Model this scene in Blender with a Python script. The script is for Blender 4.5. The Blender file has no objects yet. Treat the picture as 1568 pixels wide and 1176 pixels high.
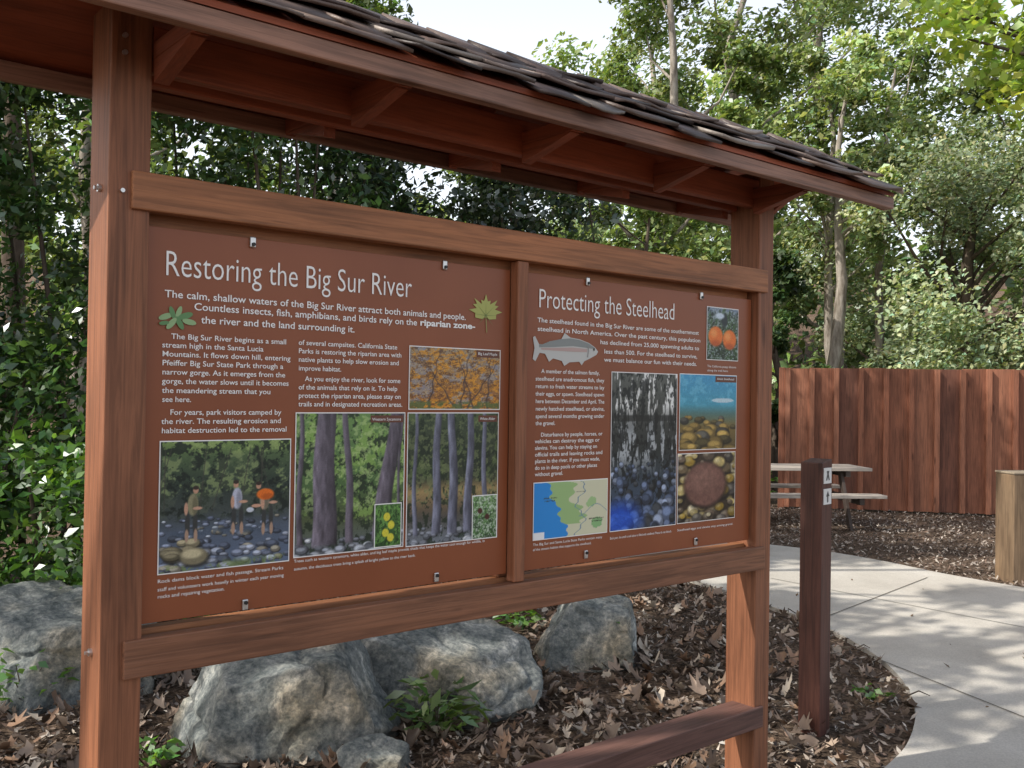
import bpy, math, random
import numpy as np
from mathutils import Vector, Matrix, Euler, noise as mnoise
random.seed(3)
RNG=np.random.default_rng(11)
scene=bpy.context.scene
scene.view_settings.view_transform='Standard'
scene.view_settings.look='None'
scene.view_settings.exposure=0
COL=scene.collection

# ---------------------------------------------------------------- camera
F=1480.0
CAMP=Vector((0,0,1.6))
R=Matrix.Rotation(math.radians(90.68),4,'X')@Matrix.Rotation(math.radians(0.83),4,'Z')
cd=bpy.data.cameras.new('camera'); cam=bpy.data.objects.new('camera',cd); COL.objects.link(cam)
cam.matrix_world=Matrix.Translation(CAMP)@R
cd.sensor_width=36; cd.lens=36*F/1568; cd.clip_end=1500; cd.clip_start=0.05
scene.camera=cam
def ray(u,v): return (R.to_3x3()@Vector(((u-784)/F,-(v-588)/F,-1))).normalized()
def ground(u,v,z=0.0):
    d=ray(u,v); t=(z-CAMP.z)/d.z; p=CAMP+d*t; return (p.x,p.y)

# ---------------------------------------------------------------- light
EL=45
SUN=Vector((-0.925,-0.38,0)).normalized()*math.cos(math.radians(EL)); SUN.z=math.sin(math.radians(EL))
sd=bpy.data.lights.new('sun','SUN'); sd.energy=5.0; sd.angle=math.radians(0.5); sd.color=(1,0.955,0.87)
so=bpy.data.objects.new('sun',sd); COL.objects.link(so); so.rotation_euler=SUN.to_track_quat('Z','Y').to_euler(); so.location=(-20,-10,20)
w=bpy.data.worlds.new('World'); scene.world=w; w.use_nodes=True
nt=w.node_tree; bg=nt.nodes['Background']
sky=nt.nodes.new('ShaderNodeTexSky'); sky.sky_type='NISHITA'; sky.sun_disc=False
sky.sun_elevation=math.radians(EL); sky.sun_rotation=math.radians(247.7); sky.air_density=1.0; sky.dust_density=4
# white glow added to the sky for fill: strong near the horizon, weak overhead
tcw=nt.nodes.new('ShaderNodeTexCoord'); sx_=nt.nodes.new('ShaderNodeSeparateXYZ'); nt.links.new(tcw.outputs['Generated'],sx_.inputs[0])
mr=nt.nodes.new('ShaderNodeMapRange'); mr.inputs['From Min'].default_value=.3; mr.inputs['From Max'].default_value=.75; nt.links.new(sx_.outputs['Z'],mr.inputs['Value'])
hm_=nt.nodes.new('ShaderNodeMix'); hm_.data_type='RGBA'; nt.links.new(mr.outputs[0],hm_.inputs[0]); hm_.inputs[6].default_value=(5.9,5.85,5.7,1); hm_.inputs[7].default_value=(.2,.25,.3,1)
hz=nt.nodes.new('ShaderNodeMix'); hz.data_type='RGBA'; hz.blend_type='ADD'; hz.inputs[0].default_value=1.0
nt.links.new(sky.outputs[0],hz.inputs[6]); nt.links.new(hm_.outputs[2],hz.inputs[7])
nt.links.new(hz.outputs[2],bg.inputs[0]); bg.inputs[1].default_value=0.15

# ---------------------------------------------------------------- materials
def newmat(name,rough=0.7,color=(0.5,0.5,0.5),spec=0.3,metal=0):
    m=bpy.data.materials.new(name); m.use_nodes=True
    b=m.node_tree.nodes['Principled BSDF']
    b.inputs['Base Color'].default_value=(*color,1); b.inputs['Roughness'].default_value=rough
    b.inputs['Specular IOR Level'].default_value=spec; b.inputs['Metallic'].default_value=metal
    return m,m.node_tree,b
def ramp(nt,stops):
    r=nt.nodes.new('ShaderNodeValToRGB'); e=r.color_ramp.elements
    while len(e)<len(stops): e.new(0.5)
    for i,(p,c) in enumerate(stops): e[i].position=p; e[i].color=(*c,1)
    return r
def noisen(nt,vec,scale,detail=5,rough=0.55,dist=0):
    n=nt.nodes.new('ShaderNodeTexNoise'); n.inputs['Scale'].default_value=scale; n.inputs['Detail'].default_value=detail
    n.inputs['Roughness'].default_value=rough; n.inputs['Distortion'].default_value=dist
    if vec is not None: nt.links.new(vec,n.inputs['Vector'])
    return n
def mixc(nt,fac,a,b,mode='MIX'):
    m=nt.nodes.new('ShaderNodeMix'); m.data_type='RGBA'; m.blend_type=mode
    for s,i in ((fac,0),(a,6),(b,7)):
        if hasattr(s,'links'): nt.links.new(s,m.inputs[i])
        elif i==0: m.inputs[0].default_value=s
        else: m.inputs[i].default_value=(*s,1)
    return m.outputs[2]
def bump(nt,b,h,st=0.3,dist=0.01):
    n=nt.nodes.new('ShaderNodeBump'); n.inputs['Strength'].default_value=st; n.inputs['Distance'].default_value=dist
    nt.links.new(h,n.inputs['Height']); nt.links.new(n.outputs[0],b.inputs['Normal'])
def wood(name,axis,col,rough=0.55,contrast=1.0):
    m,nt,b=newmat(name,rough,col,0.35)
    tc=nt.nodes.new('ShaderNodeTexCoord'); mp=nt.nodes.new('ShaderNodeMapping')
    sc=[34,34,34]; sc[axis]=1.3; mp.inputs['Scale'].default_value=sc
    nt.links.new(tc.outputs['Object'],mp.inputs['Vector'])
    n=noisen(nt,mp.outputs[0],1.6,7,0.6,1.2)
    c=Vector(col); k=contrast
    r=ramp(nt,[(0.25,c*(1-0.5*k)),(0.45,c*0.95),(0.58,c*(1+0.28*k)),(0.75,c*(1-0.3*k))])
    nt.links.new(n.outputs['Fac'],r.inputs[0])
    mp2=nt.nodes.new('ShaderNodeMapping'); s2=[5,5,5]; s2[axis]=1.0; mp2.inputs['Scale'].default_value=s2
    nt.links.new(tc.outputs['Object'],mp2.inputs['Vector'])
    n2=noisen(nt,mp2.outputs[0],1.2,5,0.6)
    r2=ramp(nt,[(0.3,(0.58,0.55,0.54)),(0.5,(1,1,1)),(0.72,(1.25,1.2,1.14))]); nt.links.new(n2.outputs['Fac'],r2.inputs[0])
    o=mixc(nt,1.0,r.outputs[0],r2.outputs[0],'MULTIPLY')
    mp3=nt.nodes.new('ShaderNodeMapping'); s3=[9,9,9]; s3[axis]=2.2; mp3.inputs['Scale'].default_value=s3
    nt.links.new(tc.outputs['Object'],mp3.inputs['Vector'])
    vo=nt.nodes.new('ShaderNodeTexVoronoi'); vo.inputs['Scale'].default_value=.8; nt.links.new(mp3.outputs[0],vo.inputs['Vector'])
    r3=ramp(nt,[(0.06,(0.35,0.3,0.28)),(0.13,(1,1,1))]); nt.links.new(vo.outputs['Distance'],r3.inputs[0])
    o=mixc(nt,0.8,o,r3.outputs[0],'MULTIPLY')
    nt.links.new(o,b.inputs['Base Color'])
    bump(nt,b,n.outputs['Fac'],0.4,0.004)
    return m
W_BEAM=wood('beam_wood',0,(0.30,0.125,0.056))
W_BRAIL=wood('bottom_rail_wood',0,(0.20,0.088,0.048))
W_POST=wood('post_wood',2,(0.23,0.092,0.046))
W_PLY=wood('soffit_wood',0,(0.27,0.068,0.03),0.6,0.6)
W_CROSS=wood('cross_wood',1,(0.25,0.066,0.03),0.6,0.7)
W_FASC=wood('fascia_wood',0,(0.25,0.135,0.095))
W_DARK=wood('dark_wood',2,(0.11,0.042,0.03))
W_RAIL=wood('lower_rail_wood',0,(0.12,0.062,0.05))
def attrmat(name,rough=0.6,spec=0.3,attr='col'):
    m,nt,b=newmat(name,rough,(1,1,1),spec)
    a=nt.nodes.new('ShaderNodeAttribute'); a.attribute_name=attr; nt.links.new(a.outputs['Color'],b.inputs['Base Color'])
    return m,nt,b,a
M_PRINT,_,_,_=attrmat('printed_photo',0.35,0.4)
M_PANEL,ntp,bp=newmat('sign_panel_brown',0.38,(0.255,0.072,0.032),0.4)
tcp=ntp.nodes.new('ShaderNodeTexCoord'); n_=noisen(ntp,tcp.outputs['Object'],3,4)
rp=ramp(ntp,[(0.3,(0.24,0.070,0.027)),(0.7,(0.285,0.087,0.035))]); ntp.links.new(n_.outputs['Fac'],rp.inputs[0]); ntp.links.new(rp.outputs[0],bp.inputs['Base Color'])
M_WHITE,_,_=newmat('white_print',0.4,(0.92,0.9,0.87))
M_METAL,_,_=newmat('galvanised_metal',0.35,(0.6,0.6,0.6),0.5,0.9)
M_BLACK,_,_=newmat('dark_print',0.4,(0.03,0.03,0.03))
def leafmat(name,trans=0.4,gloss=0.06):
    m=bpy.data.materials.new(name); m.use_nodes=True; nt=m.node_tree; nt.nodes.remove(nt.nodes['Principled BSDF']); out=nt.nodes['Material Output']
    a=nt.nodes.new('ShaderNodeAttribute'); a.attribute_name='col'
    b=nt.nodes.new('ShaderNodeBsdfDiffuse'); nt.links.new(a.outputs['Color'],b.inputs['Color'])
    last=b
    if trans:
        t=nt.nodes.new('ShaderNodeBsdfTranslucent')
        tint=mixc(nt,1.0,a.outputs['Color'],(1.5,1.6,0.6),'MULTIPLY'); nt.links.new(tint,t.inputs['Color'])
        mx=nt.nodes.new('ShaderNodeMixShader'); mx.inputs[0].default_value=trans
        nt.links.new(b.outputs[0],mx.inputs[1]); nt.links.new(t.outputs[0],mx.inputs[2]); last=mx
    if gloss:
        g=nt.nodes.new('ShaderNodeBsdfGlossy'); g.inputs['Roughness'].default_value=.35; g.inputs['Color'].default_value=(.85,.88,.9,1)
        m2=nt.nodes.new('ShaderNodeMixShader'); m2.inputs[0].default_value=gloss; nt.links.new(last.outputs[0],m2.inputs[1]); nt.links.new(g.outputs[0],m2.inputs[2]); last=m2
    nt.links.new(last.outputs[0],out.inputs['Surface'])
    return m
M_LEAF=leafmat('green_leaves',.35,.09); M_DRY=leafmat('dry_leaves',0,0.02); M_FAR=leafmat('far_leaves',.3,0.03)
def barkmat(name,c1,c2):
    m,nt,b=newmat(name,0.85,c1,0.2); tc=nt.nodes.new('ShaderNodeTexCoord')
    mp=nt.nodes.new('ShaderNodeMapping'); mp.inputs['Scale'].default_value=(6,6,1.5); nt.links.new(tc.outputs['Object'],mp.inputs['Vector'])
    n=noisen(nt,mp.outputs[0],1.5,6,0.65); r=ramp(nt,[(0.35,c1),(0.65,c2)]); nt.links.new(n.outputs['Fac'],r.inputs[0])
    nt.links.new(r.outputs[0],b.inputs['Base Color']); bump(nt,b,n.outputs['Fac'],0.6,0.03); return m
M_BARK=barkmat('pale_bark',(0.14,0.115,0.09),(0.42,0.38,0.33))
M_BARKD=barkmat('dark_bark',(0.05,0.035,0.025),(0.14,0.11,0.085))

# ---------------------------------------------------------------- helpers
def empty(name,loc=(0,0,0),rz=0):
    e=bpy.data.objects.new(name,None); COL.objects.link(e); e.location=loc; e.rotation_euler=(0,0,rz); e.empty_display_size=0.2; return e
def meshobj(name,verts,faces,mat=None,parent=None,smooth=False):
    me=bpy.data.meshes.new(name); me.from_pydata([tuple(v) for v in verts],[],faces); me.update()
    if smooth: me.polygons.foreach_set('use_smooth',[True]*len(me.polygons))
    ob=bpy.data.objects.new(name,me); COL.objects.link(ob)
    if mat: me.materials.append(mat)
    if parent: ob.parent=parent
    return ob
BF=[(0,3,2,1),(4,5,6,7),(0,1,5,4),(1,2,6,5),(2,3,7,6),(3,0,4,7)]
def boxv(x0,x1,y0,y1,z0,z1): return [(x0,y0,z0),(x1,y0,z0),(x1,y1,z0),(x0,y1,z0),(x0,y0,z1),(x1,y0,z1),(x1,y1,z1),(x0,y1,z1)]
def box(name,x0,x1,y0,y1,z0,z1,mat,parent=None,bev=0.004):
    o=meshobj(name,boxv(x0,x1,y0,y1,z0,z1),BF,mat,parent)
    if bev:
        b=o.modifiers.new('bevel','BEVEL'); b.width=bev; b.segments=2
    return o
def hexa(name,v8,mat,parent=None,bev=0.003):
    o=meshobj(name,v8,BF,mat,parent)
    if bev: b=o.modifiers.new('bevel','BEVEL'); b.width=bev; b.segments=2
    return o
def npmesh(name,V,Q,mat,cols=None,parent=None,smooth=False):
    me=bpy.data.meshes.new(name); n=len(Q); k=Q.shape[1]
    me.vertices.add(len(V)); me.vertices.foreach_set('co',V.astype(np.float32).ravel())
    me.loops.add(n*k); me.loops.foreach_set('vertex_index',Q.astype(np.int32).ravel())
    me.polygons.add(n); me.polygons.foreach_set('loop_start',np.arange(0,n*k,k,dtype=np.int32))
    try: me.polygons.foreach_set('loop_total',np.full(n,k,dtype=np.int32))
    except Exception: pass
    if smooth: me.polygons.foreach_set('use_smooth',np.ones(n,dtype=bool))
    me.update(calc_edges=True); me.validate()
    if cols is not None:
        ca=me.color_attributes.new('col','FLOAT_COLOR','POINT')
        c4=np.ones((len(V),4),dtype=np.float32); c4[:,:3]=cols; ca.data.foreach_set('color',c4.ravel())
    me.materials.append(mat)
    ob=bpy.data.objects.new(name,me); COL.objects.link(ob)
    if parent: ob.parent=parent
    return ob
def unit(a): return a/np.maximum(np.linalg.norm(a,axis=1,keepdims=True),1e-6)
SUNV=np.array(SUN)
def leaves(name,C,size,cols,mat,parent=None,flat=0.0,aspect=0.5,seed=1,fold=0.12,dirs=None,sunb=0.0):
    # sunb: leaf normals tilted sunward so the foliage renders brighter
    r=np.random.default_rng(seed); N=len(C)
    nrm=r.normal(size=(N,3))
    if sunb: nrm=nrm+SUNV[None,:]*sunb+np.array([0,0,.4])*sunb
    else: nrm[:,2]=nrm[:,2]*(1-flat)+flat*2.5*np.sign(nrm[:,2]+0.6)
    nrm=unit(nrm)
    a=r.normal(size=(N,3)) if dirs is None else dirs
    a=unit(a-nrm*np.sum(a*nrm,axis=1,keepdims=True)); b=np.cross(nrm,a)
    L=(size*r.uniform(0.6,1.3,size=N))[:,None]; W=L*aspect
    V=np.empty((N,4,3)); V[:,0]=C-a*L*0.5; V[:,1]=C+b*W*0.5+nrm*L*fold-a*L*0.06; V[:,2]=C+a*L*0.5; V[:,3]=C-b*W*0.5+nrm*L*fold-a*L*0.06
    Q=np.arange(N*4).reshape(N,4)
    return npmesh(name,V.reshape(-1,3),Q,mat,np.repeat(cols,4,axis=0),parent)
def tubes(name,paths,mat,parent=None,seg=7):
    V=[];Q=[];base=0
    for pts,rad in paths:
        pts=[Vector(p) for p in pts]
        for i,p in enumerate(pts):
            t=(pts[min(i+1,len(pts)-1)]-pts[max(i-1,0)]).normalized()
            a=t.orthogonal().normalized() if i==0 else (a-t*a.dot(t)).normalized()
            b=t.cross(a)
            for k in range(seg):
                an=2*math.pi*k/seg; V.append(p+(a*math.cos(an)+b*math.sin(an))*rad[i])
        for i in range(len(pts)-1):
            for k in range(seg):
                Q.append((base+i*seg+k,base+i*seg+(k+1)%seg,base+(i+1)*seg+(k+1)%seg,base+(i+1)*seg+k))
        base+=len(pts)*seg
    return npmesh(name,np.array([tuple(v) for v in V]),np.array(Q),mat,None,parent,True)
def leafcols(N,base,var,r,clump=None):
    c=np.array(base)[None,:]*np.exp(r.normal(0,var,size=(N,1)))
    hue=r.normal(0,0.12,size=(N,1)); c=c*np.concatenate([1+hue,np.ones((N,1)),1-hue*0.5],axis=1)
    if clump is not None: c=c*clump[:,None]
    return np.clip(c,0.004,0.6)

# ---------------------------------------------------------------- kiosk
P0=Vector((-0.884,2.23,0)); KR=math.radians(40)
K=empty('information_kiosk',P0,KR)
KM=Matrix.Translation(P0)@Matrix.Rotation(KR,4,'Z'); KI=KM.inverted()
def sp(u,v,y=0.036):
    o=KI@CAMP; d=KI.to_3x3()@ray(u,v); t=(y-o.y)/d.y; p=o+d*t; return p.x,p.z
box('left_post',-.05,.045,.012,.152,-.1,2.50,W_POST,K)
box('right_post',2.425,2.52,.012,.152,-.1,2.50,W_POST,K)
box('top_beam',0,2.47,0,.04,2.02,2.11,W_BEAM,K)
box('bottom_rail',0,2.47,0,.04,.93,1.02,W_BRAIL,K)
box('back_top_beam',.048,2.42,.062,.10,1.99,2.09,W_BEAM,K)
box('back_bottom_rail',.048,2.42,.062,.10,.94,1.03,W_BEAM,K)
box('lower_rail',.03,2.47,0,.12,.31,.393,W_RAIL,K)
box('mullion',1.178,1.222,.006,.044,1.0215,2.0185,W_POST,K)
box('back_mullion',1.16,1.24,.062,.10,1.031,1.989,W_POST,K)
box('panel_left',.052,1.176,.042,.048,1.045,1.992,M_PANEL,K,0.001)
box('panel_right',1.226,2.418,.042,.048,1.045,1.992,M_PANEL,K,0.001)
PY=0.0405
box('panel_backing',.052,2.418,.0485,.061,1.06,1.98,W_POST,K,0)
# roof
X0,X1=-.5,2.94; YC=.085; YF,YB=-.268,.438; ZE=2.378; ZT=2.425; ZR=2.64
box('front_fascia',X0,X1,YF,YF+.035,ZE,ZT,W_FASC,K)
box('rear_fascia',X0,X1,YB-.035,YB,ZE,ZT,W_FASC,K)
for nm,ys in (('front',-1),('rear',1)):
    ye=YF if ys<0 else YB
    hexa(nm+'_roof_deck',[(X0,ye,ZT+.002),(X1,ye,ZT+.002),(X1,YC,ZR+.002),(X0,YC,ZR+.002),(X0,ye,ZT+.018),(X1,ye,ZT+.018),(X1,YC,ZR+.018),(X0,YC,ZR+.018)] if ys<0 else
        [(X1,ye,ZT+.002),(X0,ye,ZT+.002),(X0,YC,ZR+.002),(X1,YC,ZR+.002),(X1,ye,ZT+.018),(X0,ye,ZT+.018),(X0,YC,ZR+.018),(X1,YC,ZR+.018)],W_PLY,K,0)
box('front_plate',.047,2.423,.013,.052,2.352,2.46,W_PLY,K)
box('rear_plate',.047,2.423,.118,.158,2.352,2.46,W_PLY,K)
box('ridge_board',X0+.04,X1-.04,YC-.018,YC+.018,2.54,2.63,W_PLY,K)
def rafter(name,x,t=.038,tie=True):
    if tie:
        hexa(name+'_chord',[(x,YF+.037,ZE+.004),(x+t,YF+.037,ZE+.004),(x+t,YB-.037,ZE+.004),(x,YB-.037,ZE+.004),
            (x,YF+.037,ZE+.044),(x+t,YF+.037,ZE+.044),(x+t,YB-.037,ZE+.044),(x,YB-.037,ZE+.044)],W_CROSS,K)
        for a,b_,n_ in ((.011,YF+.06,'front'),(.16,YB-.06,'rear')):
            v=[(x+.001,a,2.325),(x+t-.001,a,2.325),(x+t-.001,b_,2.378),(x+.001,b_,2.378),(x+.001,a,2.381),(x+t-.001,a,2.381),(x+t-.001,b_,2.381),(x+.001,b_,2.381)]
            if n_=='front': v=[v[1],v[0],v[3],v[2],v[5],v[4],v[7],v[6]]
            hexa(name+'_'+n_+'_bracket',v,W_CROSS,K,0)
    for s,ye in ((-1,YF),(1,YB)):
        y0=ye-s*.037*1; z0=ZT+0.0
        v=[(x+.002,y0,z0-.05),(x+t-.002,y0,z0-.05),(x+t-.002,YC,ZR-.085),(x+.002,YC,ZR-.085),(x+.002,y0,z0+.02),(x+t-.002,y0,z0+.02),(x+t-.002,YC,ZR-.001),(x+.002,YC,ZR-.001)]
        if s>0: v=[v[1],v[0],v[3],v[2],v[5],v[4],v[7],v[6]]
        hexa(name+'_rafter',v,W_CROSS,K)
for i,x in enumerate((-.498,0.047,.58,1.19,1.80,2.38,2.90)): rafter('truss_%d'%i,x,.038,i not in(0,6))
# shingles
M_SH,nts,bs,at_=attrmat('shingle',0.5,0.6)
tcs=nts.nodes.new('ShaderNodeTexCoord'); ns=noisen(nts,tcs.outputs['Object'],90,4); bump(nts,bs,ns.outputs['Fac'],0.5,0.004)
def shingles(name,ys):
    ye=YF if ys<0 else YB
    ev=Vector((0,YC-ye,ZR-ZT)).normalized(); nv=Vector((0,-ev.z*(-1 if ys>0 else 1),abs(ev.y)))
    L=(Vector((0,YC-ye,ZR-ZT))).length
    V=[];Fc=[];cols=[]
    rr=random.Random(5+ys)
    base=Vector((0,ye,ZT+.019))
    for row in range(4):
        q0=-.03+row*.115; x=X0-.02-rr.random()*.1
        while x<X1+.01:
            wd=rr.choice((.14,.2,.26,.3)); x1=min(x+wd,X1+.02); xs=max(x,X0-.02)
            th=rr.uniform(.007,.013); lift=rr.uniform(.006,.034); qq=q0+rr.uniform(-.02,.012); qe=min(q0+.16,L)
            # each shingle is split in three along its width so its lower edge curls
            nseg=3; l2=max(.004,lift+rr.uniform(-.014,.014)); mid=rr.uniform(-.010,.010)
            c=rr.uniform(.5,1.5); tone=rr.choice(((.085,.055,.042),(.14,.105,.09),(.06,.04,.036),(.26,.22,.19),(.09,.06,.05)))
            rowp=[]
            for si in range(nseg+1):
                t=si/nseg; xx=xs+(x1-.004-xs)*t; lf=max(.003,lift*(1-t)+l2*t+mid*math.sin(math.pi*t)); q=qq+rr.uniform(-.006,.006)
                a=base+ev*q+nv*lf+Vector((xx,0,0)); d=base+ev*qe+nv*.002+Vector((xx,0,0)); rowp.append((a,d,a+nv*th,d+nv*th))
            b=len(V)
            for g4 in rowp: V+=g4
            for si in range(nseg):
                o=b+si*4; Fc+=[(o,o+4,o+6,o+2),(o+2,o+6,o+7,o+3),(o,o+1,o+5,o+4),(o+1,o+3,o+7,o+5)]
            Fc+=[(b,b+2,b+3,b+1),(b+nseg*4,b+nseg*4+1,b+nseg*4+3,b+nseg*4+2)]
            cols+=[[t_*c for t_ in tone]]*(4*(nseg+1))
            x+=wd
    return npmesh(name,np.array([tuple(v) for v in V]),np.array(Fc),M_SH,np.array(cols),K)
shingles('front_shingles',-1); shingles('rear_shingles',1)
x=X0-.02;V=[];Fc=[];cc=[]
while x<X1:
    z=ZR+.034+random.uniform(0,.01); xe=min(x+.2,X1+.02)
    b=len(V); V+=[(x,YC-.09,z-.055),(xe,YC-.09,z-.062),(xe,YC,z-.008),(x,YC,z),(x,YC+.09,z-.055),(xe,YC+.09,z-.062)]
    V+=[(a,b_,c_+.012) for a,b_,c_ in V[b:b+6]]
    Fc+=[(b+6,b+7,b+8,b+9),(b+9,b+8,b+11,b+10),(b,b+1,b+7,b+6),(b,b+6,b+9,b+3),(b+3,b+9,b+10,b+4),(b+1,b+2,b+8,b+7),(b+2,b+5,b+11,b+8),(b+4,b+10,b+11,b+5)]
    k=random.uniform(.6,1.3); cc+=[(.10*k,.07*k,.06*k)]*12; x+=.155
npmesh('ridge_caps',np.array(V),np.array(Fc),M_SH,np.array(cc),K)
def cyl(name,loc,r,h,axis,mat,parent,seg=14):
    V=[];
    ax={'X':Vector((1,0,0)),'Y':Vector((0,1,0)),'Z':Vector((0,0,1))}[axis]; a=ax.orthogonal().normalized(); b=ax.cross(a); c=Vector(loc)
    for t in (-h/2,h/2):
        for k in range(seg):
            an=2*math.pi*k/seg; V.append(c+ax*t+(a*math.cos(an)+b*math.sin(an))*r)
    Fc=[(k,(k+1)%seg,seg+(k+1)%seg,seg+k) for k in range(seg)]+[tuple(reversed(range(seg))),tuple(range(seg,2*seg))]
    return meshobj(name,V,Fc,mat,parent)
for z in (2.07,.99):
    cyl('bolt',(-.052,.07,z),.009,.010,'X',M_METAL,K); cyl('bolt_nut',(-.057,.07,z),.005,.016,'X',M_METAL,K,6)
cyl('bolt',(-.02,.010,2.06),.005,.012,'Y',M_METAL,K)
for z in (2.42,2.38): cyl('bolt',(-.02,.010,z),.006,.01,'Y',M_METAL,K)
for u,v in ((387,371),(681,406),(375,926),(668,884),(900,431),(1074,453),(897,849),(1065,829)):
    s,h=sp(u,v,.038)
    top=1 if v<600 else -1
    box('panel_clip',s-.008,s+.008,.034,.041,h-.014,h+.014,M_METAL,K,.003)
    cyl('panel_clip_screw',(s,.032,h-.006*top),.005,.006,'Y',M_BLACK,K,10)

# ---------------------------------------------------------------- sign text
TX=[]
def text(s,u0,v0,u1,v1,size,mat=M_WHITE,y=PY-.0008,bold=0.0,fit=True):
    a=sp(u0,v0,y); b=sp(u1,v1,y)
    c=bpy.data.curves.new('text_line','FONT'); c.body=s; c.size=1.0; c.offset=bold; c.resolution_u=3
    o=bpy.data.objects.new('text_line',c); COL.objects.link(o); o.parent=K; c.materials.append(mat)
    o.location=(a[0],y,(a[1]+b[1])/2); o.rotation_euler=(math.pi/2,0,0)
    TX.append((o,b[0]-a[0],size))
text('Restoring the Big Sur River',251,422,628,455,.088,bold=-.006)
text('The calm, shallow waters of the Big Sur River attract both animals and people.',252,456,713,489,.0255,bold=.010)
text('Countless insects, fish, amphibians, and birds rely on the',297,475,638,498,.0255,bold=.010)
text('riparian zone-',643,498,727,504,.0255,bold=.03)
text('the river and the land surrounding it.',308,494,543,510,.0255,bold=.010)
c1=[('The Big Sur River begins as a small',262,438,519,527),('stream high in the Santa Lucia',248,403,532,538),('Mountains. It flows down hill, entering',248,444,546,552),
('Pfeiffer Big Sur State Park through a',248,433,559,565),('narrow gorge. As it emerges from the',248,436,573,578),('gorge, the water slows until it becomes',248,442,587,591),
('the meandering stream that you',248,414,601,604),('see here.',248,292,615,616),('For years, park visitors camped by',260,430,635,635),('the river. The resulting erosion and',247,430,649,648),('habitat destruction led to the removal',247,438,663,661)]
for t,a,b,v0,v1 in c1: text(t,a,v0,b,v1,.0188,bold=.008)
c2=[('of several campsites. California State',457,608,528,535),('Parks is restoring the riparian area with',457,614,541,547),('native plants to help slow erosion and',457,610,554,559),('improve habitat.',457,522,567,569),
('As you enjoy the river, look for some',467,613,583,587),('of the animals that rely on it. To help',457,608,596,599),('protect the riparian area, please stay on',457,613,609,611),('trails and in designated recreation areas.',457,616,622,623)]
for t,a,b,v0,v1 in c2: text(t,a,v0,b,v1,.0188,bold=.008)
for i,(t,b) in enumerate((('Rock dams block water and fish passage. Stream Parks',433),('staff and volunteers work heavily in winter each year moving',434),('rocks and repairing vegetation.',343))):
    text(t,241,891+i*12,b,(891+i*12)-(b-241)*.09,.0125)
text('Trees such as western sycamore, white alder, and big leaf maple provide shade that keeps the water cool enough for wildlife. In',450,863,742,829,.0115)
text('autumn, the deciduous trees bring a splash of bright yellow to the river bank.',450,874,636,852,.0115)
text('Protecting the Steelhead',824,469,1031,491,.088,bold=-.006)
for t,a,b,v0,v1 in (('The steelhead found in the Big Sur River are some of the southernmost',823,1070,494,512),('steelhead in North America. Over the past century, this population',823,1072,507,524),
 ('has declined from 25,000 spawning adults to',919,1070,526,537),('less than 500. For the steelhead to survive,',925,1067,541,549),('we must balance our fun with their needs.',925,1067,554,560)): text(t,a,v0,b,v1,.021,bold=.010)
c3=['A member of the salmon family,','steelhead are anadromous fish, they','return to fresh water streams to lay','their eggs, or spawn. Steelhead spawn','here between December and April. The','newly hatched steelhead, or alevins,','spend several months growing under','the gravel.']
for i,t in enumerate(c3):
    v=571+i*11.4; a=829 if i==0 else 820; b={0:918,7:850}.get(i,925); text(t,a,v,b,v+(b-a)*(.035-.004*i),.0185,bold=.008)
c4=['Disturbance by people, horses, or','vehicles can destroy the eggs or','alevins. You can help by staying on','official trails and leaving rocks and','plants in the river. If you must wade,','do so in deep pools or other places','without gravel.']
for i,t in enumerate(c4):
    v=668+i*10.2; a=828 if i==0 else 819; b={6:862}.get(i,922-(i%3)*4); text(t,a,v,b,v-(b-a)*(.01+.006*i),.0180,bold=.008)
for i,(t,u0,v0,u1,v1) in enumerate((('The Big Sur and Santa Lucia State Parks contain many',816,834,922,826),('of the stream habitat that supports the steelhead.',816,842,905,835),
 ('Each year, the small creek below is filled with steelhead. Please do not disturb.',934,824,1028,817),('Steelhead eggs and alevins stay among gravel.',1037,812,1122,805),
 ('The California poppy blooms',1083,562,1127,564),('along the trail here.',1083,568,1115,570))):
    text(t,u0,v0,u1,v1,.0115)

# ---------------------------------------------------------------- printed pictures (vertex-painted)
def vn(h,w,ny,nx,r,seedoct=3,amp0=.6):
    out=np.zeros((h,w)); amp=1;tot=0
    for o in range(seedoct):
        gy,gx=int(ny*2**o)+2,int(nx*2**o)+2; g=r.random((gy,gx))
        yy=np.linspace(0,gy-1.001,h); xx=np.linspace(0,gx-1.001,w); yi=yy.astype(int); xi=xx.astype(int); fy=(yy-yi)[:,None]; fx=(xx-xi)[None,:]
        fy=fy*fy*(3-2*fy); fx=fx*fx*(3-2*fx)
        out+=amp*((g[np.ix_(yi,xi)]*(1-fx)+g[np.ix_(yi,xi+1)]*fx)*(1-fy)+(g[np.ix_(yi+1,xi)]*(1-fx)+g[np.ix_(yi+1,xi+1)]*fx)*fy); tot+=amp; amp*=amp0
    out/=tot; return .5+(out-out.mean())/(out.std()*6)
def C(*c): return np.array(c,float)/255
def hi(f,t,s=.12): return np.clip((f-t)/s+.5,0,1)
def lo(f,t,s=.12): return np.clip((t-f)/s+.5,0,1)
def lerp(img,mask,col): m=np.clip(mask,0,1)[...,None]; return img*(1-m)+np.asarray(col)*m
def grad(h,w,stops,r):
    y=np.linspace(0,1,h)[:,None]*np.ones((1,w)); img=np.zeros((h,w,3)); ps=[s[0] for s in stops]
    for k in range(3): img[...,k]=np.interp(y,ps,[s[1][k] for s in stops])
    return img
def ell(X,Y,cx,cy,rx,ry,soft=.15): return np.clip((1-np.sqrt(((X-cx)/rx)**2+((Y-cy)/ry)**2))/soft+0.5,0,1)
def band(Y,a,b,s=.05): return np.clip((Y-a)/s+.5,0,1)*np.clip((b-Y)/s+.5,0,1)
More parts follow.
